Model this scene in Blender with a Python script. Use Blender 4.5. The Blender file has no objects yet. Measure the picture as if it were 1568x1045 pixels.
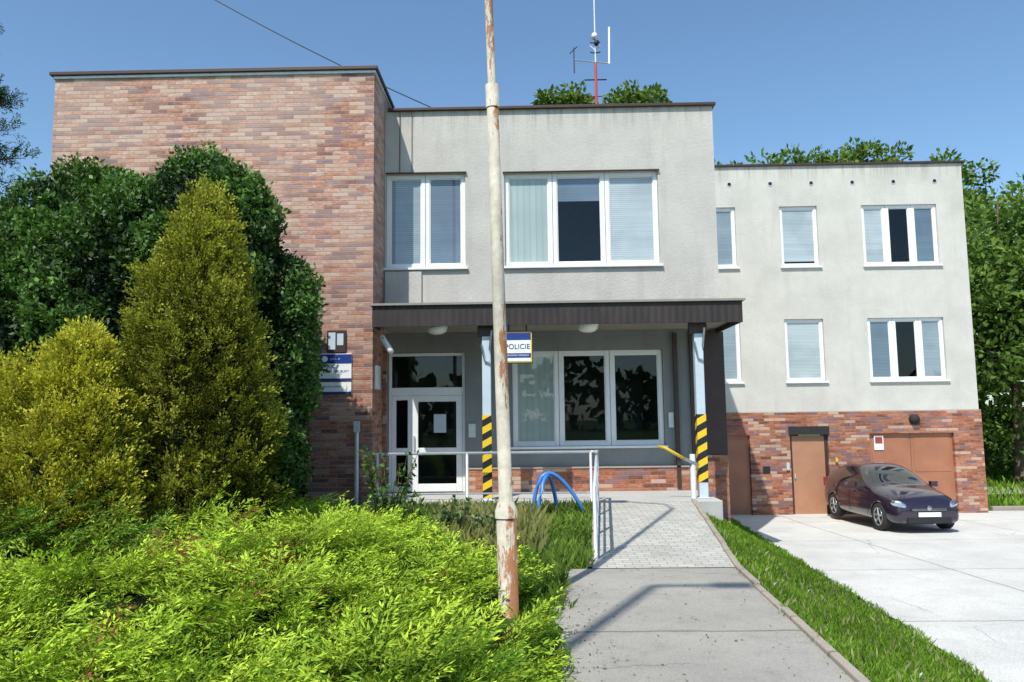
import bpy, math, random
import numpy as np
from mathutils import Matrix, Vector
random.seed(7); rng=np.random.default_rng(11)
S=bpy.context.scene
S.view_settings.view_transform='Standard'; S.view_settings.look='None'; S.view_settings.exposure=0
COL=S.collection
# ---------------------------------------------------------------- materials
def newmat(name):
    m=bpy.data.materials.new(name); m.use_nodes=True
    nt=m.node_tree; nt.nodes.clear()
    o=nt.nodes.new('ShaderNodeOutputMaterial'); p=nt.nodes.new('ShaderNodeBsdfPrincipled')
    nt.links.new(p.outputs[0],o.inputs[0]); return m,nt,p,o
class N:
    def __init__(s,nt): s.nt=nt
    def n(s,t,**k):
        x=s.nt.nodes.new(t)
        for a,b in k.items(): setattr(x,a,b)
        return x
    def l(s,a,b): s.nt.links.new(a,b)
    def setin(s,sock,v):
        if isinstance(v,(int,float)): sock.default_value=v
        elif isinstance(v,(tuple,list)): sock.default_value=tuple(v)
        else: s.l(v,sock)
    def math(s,op,a,b=None,c=None):
        x=s.n('ShaderNodeMath',operation=op); s.setin(x.inputs[0],a)
        if b is not None: s.setin(x.inputs[1],b)
        if c is not None: s.setin(x.inputs[2],c)
        return x.outputs[0]
    def mix(s,f,a,b,bt='MIX'):
        x=s.n('ShaderNodeMix',data_type='RGBA',blend_type=bt)
        s.setin(x.inputs[0],f)
        s.setin(x.inputs[6],a if not isinstance(a,tuple) else (*a[:3],1))
        s.setin(x.inputs[7],b if not isinstance(b,tuple) else (*b[:3],1))
        return x.outputs[2]
    def noise(s,scale,detail=4,rough=.55,vec=None,dist=0):
        x=s.n('ShaderNodeTexNoise'); x.inputs['Scale'].default_value=scale
        x.inputs['Detail'].default_value=detail; x.inputs['Roughness'].default_value=rough
        x.inputs['Distortion'].default_value=dist
        if vec is not None: s.l(vec,x.inputs['Vector'])
        return x.outputs['Fac']
    def ramp(s,f,stops,interp='LINEAR'):
        x=s.n('ShaderNodeValToRGB'); e=x.color_ramp.elements; x.color_ramp.interpolation=interp
        while len(e)<len(stops): e.new(.5)
        for i,(p,c) in enumerate(stops):
            e[i].position=p; e[i].color=(*c,1) if isinstance(c,tuple) else (c,c,c,1)
        s.setin(x.inputs[0],f); return x.outputs[0]
    def mapv(s,vec,scale):
        x=s.n('ShaderNodeMapping'); x.inputs['Scale'].default_value=scale; s.l(vec,x.inputs['Vector']); return x.outputs[0]
    def pos(s): return s.n('ShaderNodeNewGeometry').outputs['Position']
    def bump(s,h,st,dist,p):
        x=s.n('ShaderNodeBump'); x.inputs['Strength'].default_value=st; x.inputs['Distance'].default_value=dist
        s.l(h,x.inputs['Height']); s.l(x.outputs[0],p.inputs['Normal'])
def plain(name,col,rough=.5,metal=0,var=.15,scale=6,bump=0,spec=.5,coat=0):
    m,nt,p,o=newmat(name); k=N(nt); ps=k.pos()
    f=k.noise(scale,4,.6,ps)
    c=k.mix(k.ramp(f,[(.3,0.),(.7,1.)]),tuple(x*(1-var) for x in col),tuple(min(1,x*(1+var)) for x in col))
    k.l(c,p.inputs['Base Color']); p.inputs['Roughness'].default_value=rough; p.inputs['Metallic'].default_value=metal
    p.inputs['Specular IOR Level'].default_value=spec; p.inputs['Coat Weight'].default_value=coat
    if bump: k.bump(k.noise(scale*8,3,.6,ps),bump,.01,p)
    return m
def brickmat(name,cols,mortar,w=.3,h=.083,mj=.008,bleach=None,dirt=.3,low=None):
    m,nt,p,o=newmat(name); k=N(nt); ps=k.pos()
    sx=k.n('ShaderNodeSeparateXYZ'); k.l(ps,sx.inputs[0])
    u=k.math('ADD',sx.outputs[0],sx.outputs[1]); v=sx.outputs[2]
    row=k.math('FLOOR',k.math('DIVIDE',v,h))
    off=k.math('MULTIPLY',k.math('MODULO',k.math('ABSOLUTE',row),2.),.5)
    uu=k.math('ADD',k.math('DIVIDE',u,w),off)
    cell=k.math('FLOOR',uu)
    cv=k.n('ShaderNodeCombineXYZ'); k.l(cell,cv.inputs[0]); k.l(row,cv.inputs[1])
    wn=k.n('ShaderNodeTexWhiteNoise',noise_dimensions='3D'); k.l(cv.outputs[0],wn.inputs['Vector'])
    st=k.noise(1.,5,.7,k.mapv(ps,(1.0,1.0,5.)))
    big=k.noise(.35,3,.6,ps)
    val=k.math('ADD',k.math('MULTIPLY',wn.outputs[0],.55),k.math('MULTIPLY',k.ramp(st,[(.36,0.),(.64,1.)]),.45))
    n=len(cols); c=k.ramp(val,[(i/(n-1)*.9+.05,cols[i]) for i in range(n)])
    fine=k.noise(12,5,.78,k.mapv(ps,(1,1,3.)))
    c=k.mix(k.ramp(fine,[(.36,0.),(.66,1.)]),k.mix(1.,c,(.66,.60,.64),'MULTIPLY'),k.mix(1.,c,(1.5,1.47,1.44),'MULTIPLY'))
    w2=k.n('ShaderNodeTexWhiteNoise',noise_dimensions='3D'); k.l(k.mapv(cv.outputs[0],(1.7,2.3,1)),w2.inputs['Vector'])
    c=k.mix(k.ramp(w2.outputs[0],[(.84,0.),(.86,.65)]),c,(.57,.43,.33))
    c=k.mix(k.ramp(w2.outputs[0],[(.16,.65),(.18,0.)]),c,(.19,.13,.16))
    if bleach: c=k.mix(k.math('MULTIPLY',k.ramp(big,[(.42,0.),(.6,1.)]),.4),c,bleach)
    if low:  # darker towards the base: weathered tone, with shrub shade painted in
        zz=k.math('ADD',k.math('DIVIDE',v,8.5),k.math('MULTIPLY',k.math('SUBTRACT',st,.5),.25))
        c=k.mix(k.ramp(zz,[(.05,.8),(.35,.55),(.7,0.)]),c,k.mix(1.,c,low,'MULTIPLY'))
    c=k.mix(k.math('MULTIPLY',k.ramp(k.noise(.9,6,.7,ps),[(.5,0.),(.75,1.)]),dirt),c,(.07,.05,.045))
    fu=k.math('FRACT',uu); fv=k.math('FRACT',k.math('DIVIDE',v,h))
    eu=k.math('MULTIPLY',k.math('SUBTRACT',.5,k.math('ABSOLUTE',k.math('SUBTRACT',fu,.5))),w)
    ev=k.math('MULTIPLY',k.math('SUBTRACT',.5,k.math('ABSOLUTE',k.math('SUBTRACT',fv,.5))),h)
    d=k.math('MINIMUM',eu,ev)
    mm=k.ramp(k.math('DIVIDE',d,mj*2),[(.3,.7),(.6,0.)])
    c=k.mix(mm,c,mortar); k.l(c,p.inputs['Base Color']); p.inputs['Roughness'].default_value=.75
    p.inputs['Specular IOR Level'].default_value=.3
    hh=k.math('SUBTRACT',k.math('MULTIPLY',fine,.4),mm); k.bump(hh,.6,.008,p)
    return m
def stucco(name,col,stain=.5,top=None):
    m,nt,p,o=newmat(name); k=N(nt); ps=k.pos()
    a=k.noise(1.1,6,.65,ps); b=k.noise(1.,5,.7,k.mapv(ps,(3.5,3.5,.35))); g=k.noise(60,3,.7,ps)
    c=k.mix(k.ramp(a,[(.3,0.),(.7,1.)]),tuple(x*.86 for x in col),tuple(x*1.08 for x in col))
    c=k.mix(k.math('MULTIPLY',k.ramp(b,[(.52,0.),(.75,1.)]),stain),c,tuple(x*.55 for x in col))
    if top:
        sx=k.n('ShaderNodeSeparateXYZ'); k.l(ps,sx.inputs[0])
        dz=k.math('SUBTRACT',top,sx.outputs[2]); run=k.noise(1.,5,.75,k.mapv(ps,(6,6,.15)))
        amt=k.math('MULTIPLY',k.ramp(run,[(.48,0.),(.62,.6)]),k.ramp(dz,[(0.,1.),(.55,0.)]))
        c=k.mix(amt,c,tuple(x*.4 for x in col))
    c=k.mix(k.math('MULTIPLY',k.ramp(g,[(.35,1.),(.55,0.)]),.35),c,tuple(x*.55 for x in col))
    k.l(c,p.inputs['Base Color']); p.inputs['Roughness'].default_value=.9; p.inputs['Specular IOR Level'].default_value=.2
    k.bump(k.math('ADD',g,k.noise(18,3,.6,ps)),.7,.012,p); return m
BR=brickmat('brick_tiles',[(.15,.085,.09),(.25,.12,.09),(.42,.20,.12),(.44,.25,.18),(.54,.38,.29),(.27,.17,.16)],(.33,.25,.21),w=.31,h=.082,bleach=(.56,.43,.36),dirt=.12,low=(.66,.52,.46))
BR2=brickmat('brick_plinth',[(.11,.05,.045),(.21,.08,.045),(.36,.13,.065),(.40,.18,.105),(.26,.14,.10)],(.24,.18,.14),w=.3,h=.082,dirt=.35)
STG=stucco('stucco_grey',(.56,.535,.49),.3,8.12); STB=stucco('stucco_light',(.62,.60,.54),.25,8.95); STD=stucco('stucco_grey_shaded',(.26,.27,.27),.5)  # ground-floor grey stucco darkened and cooled: canopy shade painted into its colour
WHITE=plain('white_pvc',(.80,.80,.79),.35,var=.03)
SILL=plain('white_sill',(.75,.76,.77),.4,var=.06)
def ribbed(name,col,sc):
    m,nt,p,o=newmat(name); k=N(nt); ps=k.pos(); sx=k.n('ShaderNodeSeparateXYZ'); k.l(ps,sx.inputs[0])
    u=k.math('ADD',sx.outputs[0],sx.outputs[1]); fr=k.math('FRACT',k.math('MULTIPLY',u,sc))
    wv=k.math('ABSOLUTE',k.math('SUBTRACT',fr,.5))
    f=k.noise(2.,5,.7,k.mapv(ps,(2,2,.6)))
    c=k.mix(k.ramp(f,[(.35,0.),(.7,1.)]),tuple(x*.7 for x in col),tuple(x*1.5 for x in col))
    c=k.mix(k.ramp(wv,[(.0,.6),(.08,0.)]),c,(.01,.008,.007))
    k.l(c,p.inputs['Base Color']); p.inputs['Roughness'].default_value=.6; k.bump(wv,.8,.02,p); return m
FASCIA=ribbed('brown_fascia',(.026,.018,.016),8.)
DBROWN=plain('dark_brown_metal',(.05,.027,.024),.5)
DOORB=plain('brown_door_paint',(.36,.15,.08),.5,var=.12,scale=2)
DOORB2=plain('tan_door_paint',(.42,.21,.12),.5,var=.1,scale=2)
SOFF=plain('soffit_paint',(.26,.23,.20),.8,var=.12,scale=3)
PALEB=plain('pale_blue_steel',(.50,.58,.64),.4,var=.08,scale=4)
GALV=plain('galvanised',(.62,.64,.65),.4,metal=.3,var=.1)
DARK=plain('dark_void',(.02,.02,.02),.8)
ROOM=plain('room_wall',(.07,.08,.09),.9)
BLUE=plain('rack_blue',(.05,.20,.55),.35,var=.1)
NAVY=plain('sign_navy',(.015,.04,.22),.4,var=.02); SWHITE=plain('sign_white',(.8,.82,.8),.4,var=.02)
YEL=plain('yellow_paint',(.75,.5,.03),.45,var=.08); BLACK=plain('black_paint',(.015,.015,.017),.45)
RED=plain('red_paint',(.30,.05,.035),.5,var=.2)
RUBBER=plain('tyre_rubber',(.02,.02,.02),.8)
CARP=plain('car_paint',(.016,.009,.022),.22,var=.05,coat=1.)
CHROME=plain('chrome',(.6,.6,.62),.15,metal=1.); RIM=plain('alloy',(.45,.46,.48),.3,metal=.7)
LAMPG=plain('opal_glass',(.8,.78,.72),.2,var=.03)
CGLASS=plain('car_glass',(.012,.014,.015),.05,var=.02,coat=1.)
def glassmat(name,tint):
    m,nt,p,o=newmat(name); nt.nodes.remove(p); k=N(nt)
    t=k.n('ShaderNodeBsdfTransparent'); t.inputs[0].default_value=(*tint,1)
    g=k.n('ShaderNodeBsdfGlossy'); g.inputs['Roughness'].default_value=.01; g.inputs[0].default_value=(.9,.95,1,1)
    fr=k.n('ShaderNodeFresnel'); fr.inputs[0].default_value=1.5
    mx=k.n('ShaderNodeMixShader'); k.l(fr.outputs[0],mx.inputs[0]); k.l(t.outputs[0],mx.inputs[1]); k.l(g.outputs[0],mx.inputs[2])
    k.l(mx.outputs[0],o.inputs[0]); return m
GLASS=glassmat('window_glass',(.80,.85,.86))
def blindmat(name,col,gap,pitch=.042,vert=False,amt=.6):
    """glazed blind: slats close behind a polished pane"""
    m,nt,p,o=newmat(name); k=N(nt); ps=k.pos(); sx=k.n('ShaderNodeSeparateXYZ'); k.l(ps,sx.inputs[0])
    q=k.math('DIVIDE',sx.outputs[0 if vert else 2],pitch)
    fr=k.math('FRACT',q); w=k.n('ShaderNodeTexWhiteNoise',noise_dimensions='1D'); k.l(k.math('FLOOR',q),w.inputs['W'])
    c=k.mix(k.math('MULTIPLY',w.outputs[0],.35),col,tuple(x*.65 for x in col))
    c=k.mix(k.ramp(fr,[(.0,amt),(.3,0.),(.85,0.),(1.,amt)]),c,gap)
    c=k.mix(k.ramp(k.noise(.9,3,.5,ps),[(.45,0.),(.6,.3)]),c,gap)
    k.l(c,p.inputs['Base Color']); p.inputs['Roughness'].default_value=.5; p.inputs['Coat Weight'].default_value=1.; p.inputs['Coat Roughness'].default_value=.01; p.inputs['Coat IOR'].default_value=1.7
    return m
BL={'s':blindmat('blind_slats',(.46,.53,.54),(.12,.16,.18)),'f':blindmat('blind_fabric',(.36,.44,.41),(.2,.27,.26),.127,True,.45),
    'd':blindmat('blind_slats_open',(.12,.18,.24),(.03,.045,.06)),'m':blindmat('blind_slats_mid',(.27,.34,.38),(.06,.09,.11))}
def hazard():
    m,nt,p,o=newmat('hazard_stripes'); k=N(nt); ps=k.pos(); sx=k.n('ShaderNodeSeparateXYZ'); k.l(ps,sx.inputs[0])
    q=k.math('ADD',k.math('MULTIPLY',sx.outputs[2],4.),k.math('MULTIPLY',k.math('SUBTRACT',sx.outputs[1],sx.outputs[0]),2.2))
    f=k.math('GREATER_THAN',k.math('FRACT',q),.5)
    k.l(k.mix(f,(.78,.52,.02),(.015,.015,.015)),p.inputs['Base Color']); p.inputs['Roughness'].default_value=.4; return m
HAZ=hazard()
def polemat():
    m,nt,p,o=newmat('old_painted_steel'); k=N(nt); ps=k.pos()
    a=k.noise(2.,7,.75,k.mapv(ps,(5,5,1.2))); b=k.noise(9,5,.7,ps)
    sx=k.n('ShaderNodeSeparateXYZ'); k.l(ps,sx.inputs[0])
    base=k.mix(k.ramp(b,[(.3,0.),(.7,1.)]),(.36,.32,.24),(.56,.52,.42))
    hi=k.ramp(k.math('DIVIDE',sx.outputs[2],8.),[(0.,.10),(.08,.05),(.16,.02),(.32,.06),(.5,.04),(.62,.14)])
    side=k.math('MULTIPLY',k.math('ADD',sx.outputs[0],.2),.9)
    r=k.ramp(k.math('ADD',k.math('ADD',k.math('ADD',a,k.math('MULTIPLY',b,.3)),hi),side),[(.745,0.),(.80,1.)])
    c=k.mix(r,base,k.mix(b,(.17,.055,.02),(.40,.18,.07)))
    k.l(c,p.inputs['Base Color']); p.inputs['Roughness'].default_value=.75; k.bump(r,.5,.004,p); return m
POLE=polemat()
def groundmat():
    m,nt,p,o=newmat('grass_soil'); k=N(nt); ps=k.pos()
    a=k.noise(.8,6,.6,ps); b=k.noise(25,5,.7,ps)
    c=k.ramp(b,[(.3,(.02,.045,.01)),(.5,(.07,.13,.02)),(.7,(.14,.22,.045))])
    c=k.mix(k.math('MULTIPLY',k.ramp(a,[(.5,0.),(.7,1.)]),.5),c,(.12,.11,.05))
    k.l(c,p.inputs['Base Color']); p.inputs['Roughness'].default_value=.95; p.inputs['Specular IOR Level'].default_value=.1
    k.bump(b,1.,.04,p); return m
GRASSM=groundmat()
def concrete(name,col,joint=None,stain=.4,fine=90,crack=.6):
    m,nt,p,o=newmat(name); k=N(nt); ps=k.pos()
    a=k.noise(.7,7,.65,ps); b=k.noise(fine,4,.75,ps); d=k.noise(3.5,6,.7,ps)
    c=k.mix(k.ramp(a,[(.3,0.),(.7,1.)]),tuple(x*.8 for x in col),tuple(min(x*1.1,1) for x in col))
    c=k.mix(k.math('MULTIPLY',k.ramp(d,[(.52,0.),(.72,1.)]),stain),c,tuple(x*.55 for x in col))
    c=k.mix(k.math('MULTIPLY',k.ramp(b,[(.38,1.),(.55,0.)]),.5),c,tuple(x*.45 for x in col))
    c=k.mix(k.math('MULTIPLY',k.ramp(b,[(.6,0.),(.75,1.)]),.4),c,tuple(min(1,x*1.5) for x in col))
    if crack:
        v=k.n('ShaderNodeTexVoronoi',feature='DISTANCE_TO_EDGE'); v.inputs['Scale'].default_value=.3
        w=k.n('ShaderNodeVectorMath',operation='ADD'); k.l(ps,w.inputs[0])
        nz=k.n('ShaderNodeTexNoise'); nz.inputs['Scale'].default_value=1.6; nz.inputs['Detail'].default_value=8; nz.inputs['Roughness'].default_value=.65
        k.l(nz.outputs['Color'],w.inputs[1]); k.l(w.outputs[0],v.inputs['Vector'])
        gate=k.ramp(k.noise(.5,2,.5,ps),[(.5,0.),(.56,crack)])
        c=k.mix(k.math('MULTIPLY',k.ramp(v.outputs['Distance'],[(.0,1.),(.004,0.)]),gate),c,tuple(x*.3 for x in col))
    if joint:
        sx=k.n('ShaderNodeSeparateXYZ'); k.l(ps,sx.inputs[0])
        wob=k.math('MULTIPLY',k.noise(2.,4,.7,ps),.07)
        for ax,sz,of in joint:
            fr=k.math('FRACT',k.math('DIVIDE',k.math('ADD',k.math('ADD',sx.outputs[ax],wob),of),sz))
            dd=k.math('MULTIPLY',k.math('SUBTRACT',.5,k.math('ABSOLUTE',k.math('SUBTRACT',fr,.5))),sz)
            c=k.mix(k.ramp(dd,[(.008,.7),(.022,0.)]),c,(.10,.10,.06))
    k.l(c,p.inputs['Base Color']); p.inputs['Roughness'].default_value=.9; p.inputs['Specular IOR Level'].default_value=.25
    k.bump(b,.5,.006,p); return m
PATHM=concrete('path_concrete',(.39,.365,.32),joint=[(1,3.4,.4)],stain=.55)
YARDM=concrete('yard_concrete',(.66,.645,.60),joint=[(1,3.6,1.2),(0,4.2,1.4)],stain=.25,fine=60,crack=.5)
KERBM=concrete('kerb_concrete',(.42,.36,.29),joint=[(1,1.0,.3)],stain=.6,crack=0)
SLABM=concrete('porch_concrete',(.55,.54,.51),stain=.3,crack=0)
def paver():
    m,nt,p,o=newmat('ramp_pavers'); k=N(nt); ps=k.pos()
    t=k.n('ShaderNodeTexBrick'); k.l(ps,t.inputs['Vector']); t.inputs['Scale'].default_value=1
    t.inputs['Brick Width'].default_value=.2; t.inputs['Row Height'].default_value=.1; t.inputs['Mortar Size'].default_value=.005
    t.inputs['Color1'].default_value=(.42,.405,.365,1); t.inputs['Color2'].default_value=(.56,.535,.48,1); t.inputs['Mortar'].default_value=(.16,.16,.11,1)
    c=k.mix(k.math('MULTIPLY',k.noise(40,4,.7,ps),.35),t.outputs[0],(.28,.27,.24))
    c=k.mix(k.ramp(k.noise(1.5,5,.7,ps),[(.5,0.),(.7,.4)]),c,(.24,.23,.18))
    k.l(c,p.inputs['Base Color']); p.inputs['Roughness'].default_value=.9; k.bump(k.noise(60,3,.6,ps),.4,.005,p); return m
PAVM=paver()
def foliage(name,trans=.25,gloss=True):
    m,nt,p,o=newmat(name); k=N(nt); at=k.n('ShaderNodeAttribute',attribute_name='Col')
    t=k.n('ShaderNodeBsdfTranslucent'); k.l(k.mix(1.,at.outputs['Color'],(1.3,1.4,.6),'MULTIPLY'),t.inputs[0])
    mx=k.n('ShaderNodeMixShader'); mx.inputs[0].default_value=trans
    if gloss:
        p.inputs['Roughness'].default_value=.5; p.inputs['Specular IOR Level'].default_value=.35
        k.l(at.outputs['Color'],p.inputs['Base Color']); src=p.outputs[0]
    else:
        nt.nodes.remove(p); df=k.n('ShaderNodeBsdfDiffuse'); k.l(at.outputs['Color'],df.inputs[0]); src=df.outputs[0]
    k.l(src,mx.inputs[1]); k.l(t.outputs[0],mx.inputs[2]); k.l(mx.outputs[0],o.inputs[0]); return m
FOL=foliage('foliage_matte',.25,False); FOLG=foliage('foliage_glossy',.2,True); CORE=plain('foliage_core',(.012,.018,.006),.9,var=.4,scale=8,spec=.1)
BARK=plain('bark',(.13,.09,.06),.9,var=.35,scale=9,bump=.8,spec=.1)
# ---------------------------------------------------------------- mesh helpers
def empty(name,loc=(0,0,0)):
    e=bpy.data.objects.new(name,None); e.location=loc; COL.objects.link(e); return e
class MB:
    def __init__(s): s.v=[];s.f=[];s.m=[];s.mats=[]
    def mi(s,mat):
        if mat not in s.mats: s.mats.append(mat)
        return s.mats.index(mat)
    def quad(s,pts,mat):
        b=len(s.v); s.v+= [tuple(p) for p in pts]; s.f.append(tuple(range(b,b+len(pts)))); s.m.append(s.mi(mat))
    def box(s,x0,x1,y0,y1,z0,z1,mat,skip=''):
        b=len(s.v); s.v+=[(x0,y0,z0),(x1,y0,z0),(x1,y1,z0),(x0,y1,z0),(x0,y0,z1),(x1,y0,z1),(x1,y1,z1),(x0,y1,z1)]
        for n,f in zip('btfRkL',[(0,3,2,1),(4,5,6,7),(0,1,5,4),(1,2,6,5),(2,3,7,6),(3,0,4,7)]):
            if n in skip: continue
            s.f.append(tuple(b+i for i in f)); s.m.append(s.mi(mat))
    def tube(s,pts,r,mat,n=10,cap=True):
        pts=[Vector(p) for p in pts]; rs=r if isinstance(r,(list,tuple)) else [r]*len(pts)
        rings=[]
        for i,p in enumerate(pts):
            t=(pts[min(i+1,len(pts)-1)]-pts[max(i-1,0)]).normalized()
            a=Vector((0,0,1)) if abs(t.z)<.9 else Vector((0,1,0))
            u=t.cross(a).normalized(); w=t.cross(u).normalized(); b=len(s.v)
            for j in range(n):
                an=2*math.pi*j/n; s.v.append(tuple(p+(u*math.cos(an)+w*math.sin(an))*rs[i]))
            rings.append(b)
        for a,b in zip(rings,rings[1:]):
            for j in range(n):
                s.f.append((a+j,a+(j+1)%n,b+(j+1)%n,b+j)); s.m.append(s.mi(mat))
        if cap:
            s.f.append(tuple(rings[0]+j for j in range(n))); s.m.append(s.mi(mat))
            s.f.append(tuple(rings[-1]+j for j in range(n))); s.m.append(s.mi(mat))
    def obj(s,name,parent=None,smooth=False,bevel=0,loc=None):
        me=bpy.data.meshes.new(name); me.from_pydata(s.v,[],s.f); me.update()
        for m in s.mats: me.materials.append(m)
        me.polygons.foreach_set('material_index',s.m)
        if smooth: me.polygons.foreach_set('use_smooth',[True]*len(s.f))
        o=bpy.data.objects.new(name,me); COL.objects.link(o)
        if parent: o.parent=parent
        if bevel:
            b=o.modifiers.new('b','BEVEL'); b.width=bevel; b.segments=2; b.limit_method='ANGLE'
        if loc: o.location=loc
        return o
def wall(mb,x0,x1,z0,z1,y,ops,mat,rev=.16,revmat=None):
    xs=sorted(set([x0,x1]+[a for o in ops for a in o[:2]])); zs=sorted(set([z0,z1]+[a for o in ops for a in o[2:4]]))
    for i in range(len(xs)-1):
        for j in range(len(zs)-1):
            cx=(xs[i]+xs[i+1])/2; cz=(zs[j]+zs[j+1])/2
            if any(o[0]<cx<o[1] and o[2]<cz<o[3] for o in ops): continue
            mb.quad([(xs[i],y,zs[j]),(xs[i+1],y,zs[j]),(xs[i+1],y,zs[j+1]),(xs[i],y,zs[j+1])],mat)
    for a,b,c,d in [o[:4] for o in ops]:
        r=revmat or mat
        mb.quad([(a,y,c),(a,y,d),(a,y+rev,d),(a,y+rev,c)],r); mb.quad([(b,y,c),(b,y+rev,c),(b,y+rev,d),(b,y,d)],r)
        mb.quad([(a,y,d),(b,y,d),(b,y+rev,d),(a,y+rev,d)],r); mb.quad([(a,y,c),(a,y+rev,c),(b,y+rev,c),(b,y,c)],r)
def window(par,x0,x1,z0,z1,y,splits=(),blinds=None,sill=True,fw=.085,name='window',rev=.12,room=2.2,fmat=None):
    fmat=fmat or WHITE
    f=MB(); yf=y+rev-.06; xs=[x0]+list(splits)+[x1]
    g=MB()
    for i in range(len(xs)-1):
        a,b=xs[i]+.004,xs[i+1]-.004
        f.box(a,a+fw,yf,yf+.07,z0+.004,z1-.004,fmat); f.box(b-fw,b,yf,yf+.07,z0+.004,z1-.004,fmat)
        f.box(a+fw,b-fw,yf+.002,yf+.068,z0+.004,z0+.004+fw,fmat); f.box(a+fw,b-fw,yf+.002,yf+.068,z1-.004-fw,z1-.004,fmat)
        q=.02
        ia,ib,ja,jb=a+fw,b-fw,z0+fw+.004,z1-fw-.004
        f.box(ia,ia+q,yf+.02,yf+.06,ja,jb,fmat); f.box(ib-q,ib,yf+.02,yf+.06,ja,jb,fmat)
        f.box(ia+q,ib-q,yf+.021,yf+.06,ja,ja+q,fmat); f.box(ia+q,ib-q,yf+.021,yf+.06,jb-q,jb,fmat)
        bt=(blinds or {}).get(i); fr=1.
        if bt:
            kind,fr=bt; zm=jb-(jb-ja)*fr
            g.quad([(ia,yf+.04,zm),(ib,yf+.04,zm),(ib,yf+.04,jb),(ia,yf+.04,jb)],BL[kind])
            if fr<1: g.quad([(ia,yf+.04,ja),(ib,yf+.04,ja),(ib,yf+.04,zm),(ia,yf+.04,zm)],GLASS)
        else: g.quad([(ia,yf+.04,ja),(ib,yf+.04,ja),(ib,yf+.04,jb),(ia,yf+.04,jb)],GLASS)
    f.obj(name+'_frame',par,bevel=.006); g.obj(name+'_glass',par)
    r=MB(); yb=y+rev+.012; e=.05
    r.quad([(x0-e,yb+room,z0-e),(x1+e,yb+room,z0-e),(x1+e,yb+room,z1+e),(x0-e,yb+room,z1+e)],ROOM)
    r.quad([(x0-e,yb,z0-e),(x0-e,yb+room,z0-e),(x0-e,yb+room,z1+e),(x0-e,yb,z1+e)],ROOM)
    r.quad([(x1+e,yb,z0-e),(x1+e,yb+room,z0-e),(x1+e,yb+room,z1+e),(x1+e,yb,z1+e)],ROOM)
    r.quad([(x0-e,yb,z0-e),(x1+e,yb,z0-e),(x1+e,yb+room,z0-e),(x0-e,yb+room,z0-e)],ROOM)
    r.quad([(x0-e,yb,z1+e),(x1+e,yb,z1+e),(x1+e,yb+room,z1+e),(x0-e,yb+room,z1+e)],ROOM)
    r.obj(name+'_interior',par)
    if sill:
        s=MB(); s.box(x0-.04,x1+.05,y-.07,yf-.002,z0-.045,z0+.002,SILL); s.obj(name+'_sill',par,bevel=.006)
def text(body,size,loc,mat,par,name='lettering',ext=.002,align='CENTER'):
    c=bpy.data.curves.new(name,'FONT'); c.body=body; c.size=size; c.extrude=ext; c.align_x=align; c.align_y='CENTER'
    o=bpy.data.objects.new(name,c); COL.objects.link(o); o.location=loc; o.rotation_euler=(math.pi/2,0,0)
    c.materials.append(mat); o.parent=par; return o
# ---------------------------------------------------------------- terrain
def kx(y):
    y=np.asarray(y,float)
    return np.where(y<8.96,2.08+.066*(y-5.16),np.minimum(2.33+.107*(y-8.96),2.86))
def ex(y): return 4.2+(np.asarray(y,float)-7.57)*.095
def zc(y): return np.interp(y,[-5,9,20,24],[-.72,-.75,-1.03,-1.06])
def zl(y): return np.interp(y,[-10,9,13.5],[0,0,.10])
def H(x,y):
    x=np.asarray(x,float);y=np.asarray(y,float)
    a=kx(y);b=ex(y);t=np.clip((x-a)/(b-a),0,1); t=t*t*(3-2*t)*.55+t*.45
    return zl(y)*(1-t)+zc(y)*t
gx=np.unique(np.round(np.concatenate([np.linspace(-600,-30,14),np.linspace(-30,-4,27),np.arange(-4,8,.2),np.linspace(8,40,33),np.linspace(40,600,14)]),3))
gy=np.unique(np.round(np.concatenate([np.linspace(-600,-20,12),np.arange(-20,0,1.),np.arange(0,24,.3),np.linspace(24,60,30),np.linspace(60,1200,16)]),3))
X,Y=np.meshgrid(gx,gy); Z=H(X,Y)
inyard=(X>ex(Y)+.1)&(X<22)&(Y>-4)&(Y<22.5); Z=Z-np.where(inyard,.06,0)
inpath=(X<kx(Y)-.1)&(X>.25)&(Y<8.9); Z=Z-np.where(inpath,.05,0)
nx=len(gx);ny=len(gy)
vs=np.stack([X.ravel(),Y.ravel(),Z.ravel()],1)
idx=np.arange(nx*ny).reshape(ny,nx)
fs=np.stack([idx[:-1,:-1].ravel(),idx[:-1,1:].ravel(),idx[1:,1:].ravel(),idx[1:,:-1].ravel()],1)
me=bpy.data.meshes.new('ground'); me.from_pydata(vs.tolist(),[],fs.tolist()); me.materials.append(GRASSM)
me.polygons.foreach_set('use_smooth',[True]*len(fs))
g=bpy.data.objects.new('ground',me); COL.objects.link(g)
mb=MB(); ys=np.arange(-4,22.6,.2)
for a,b in zip(ys,ys[1:]):
    w_=lambda y:.03*math.sin(y*4.1)+.02*math.sin(y*11.3)
    xa,xb=float(ex(a))+w_(a),float(ex(b))+w_(b); za,zb=float(zc(a))+.01,float(zc(b))+.01
    mb.quad([(xa,a,za),(22,a,za),(22,b,zb),(xb,b,zb)],YARDM)
mb.obj('concrete_yard')
mb=MB(); mb.quad([(13.6,27,-1.035),(60,24,-1.035),(60,26.5,-1.035),(13.6,29.8,-1.035)],PATHM); mb.obj('garden_path')
mb=MB(); mb.box(13.2,22,22.5,22.62,-1.15,-.93,KERBM); mb.obj('yard_kerb',bevel=.01)
mb=MB(); ys=np.arange(-4,8.96,.18)
wl=lambda y:.18+.05*math.sin(y*2.3)+.03*math.sin(y*7.1)+.02*math.sin(y*17.)+.045*max(0,y-6)
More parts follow.
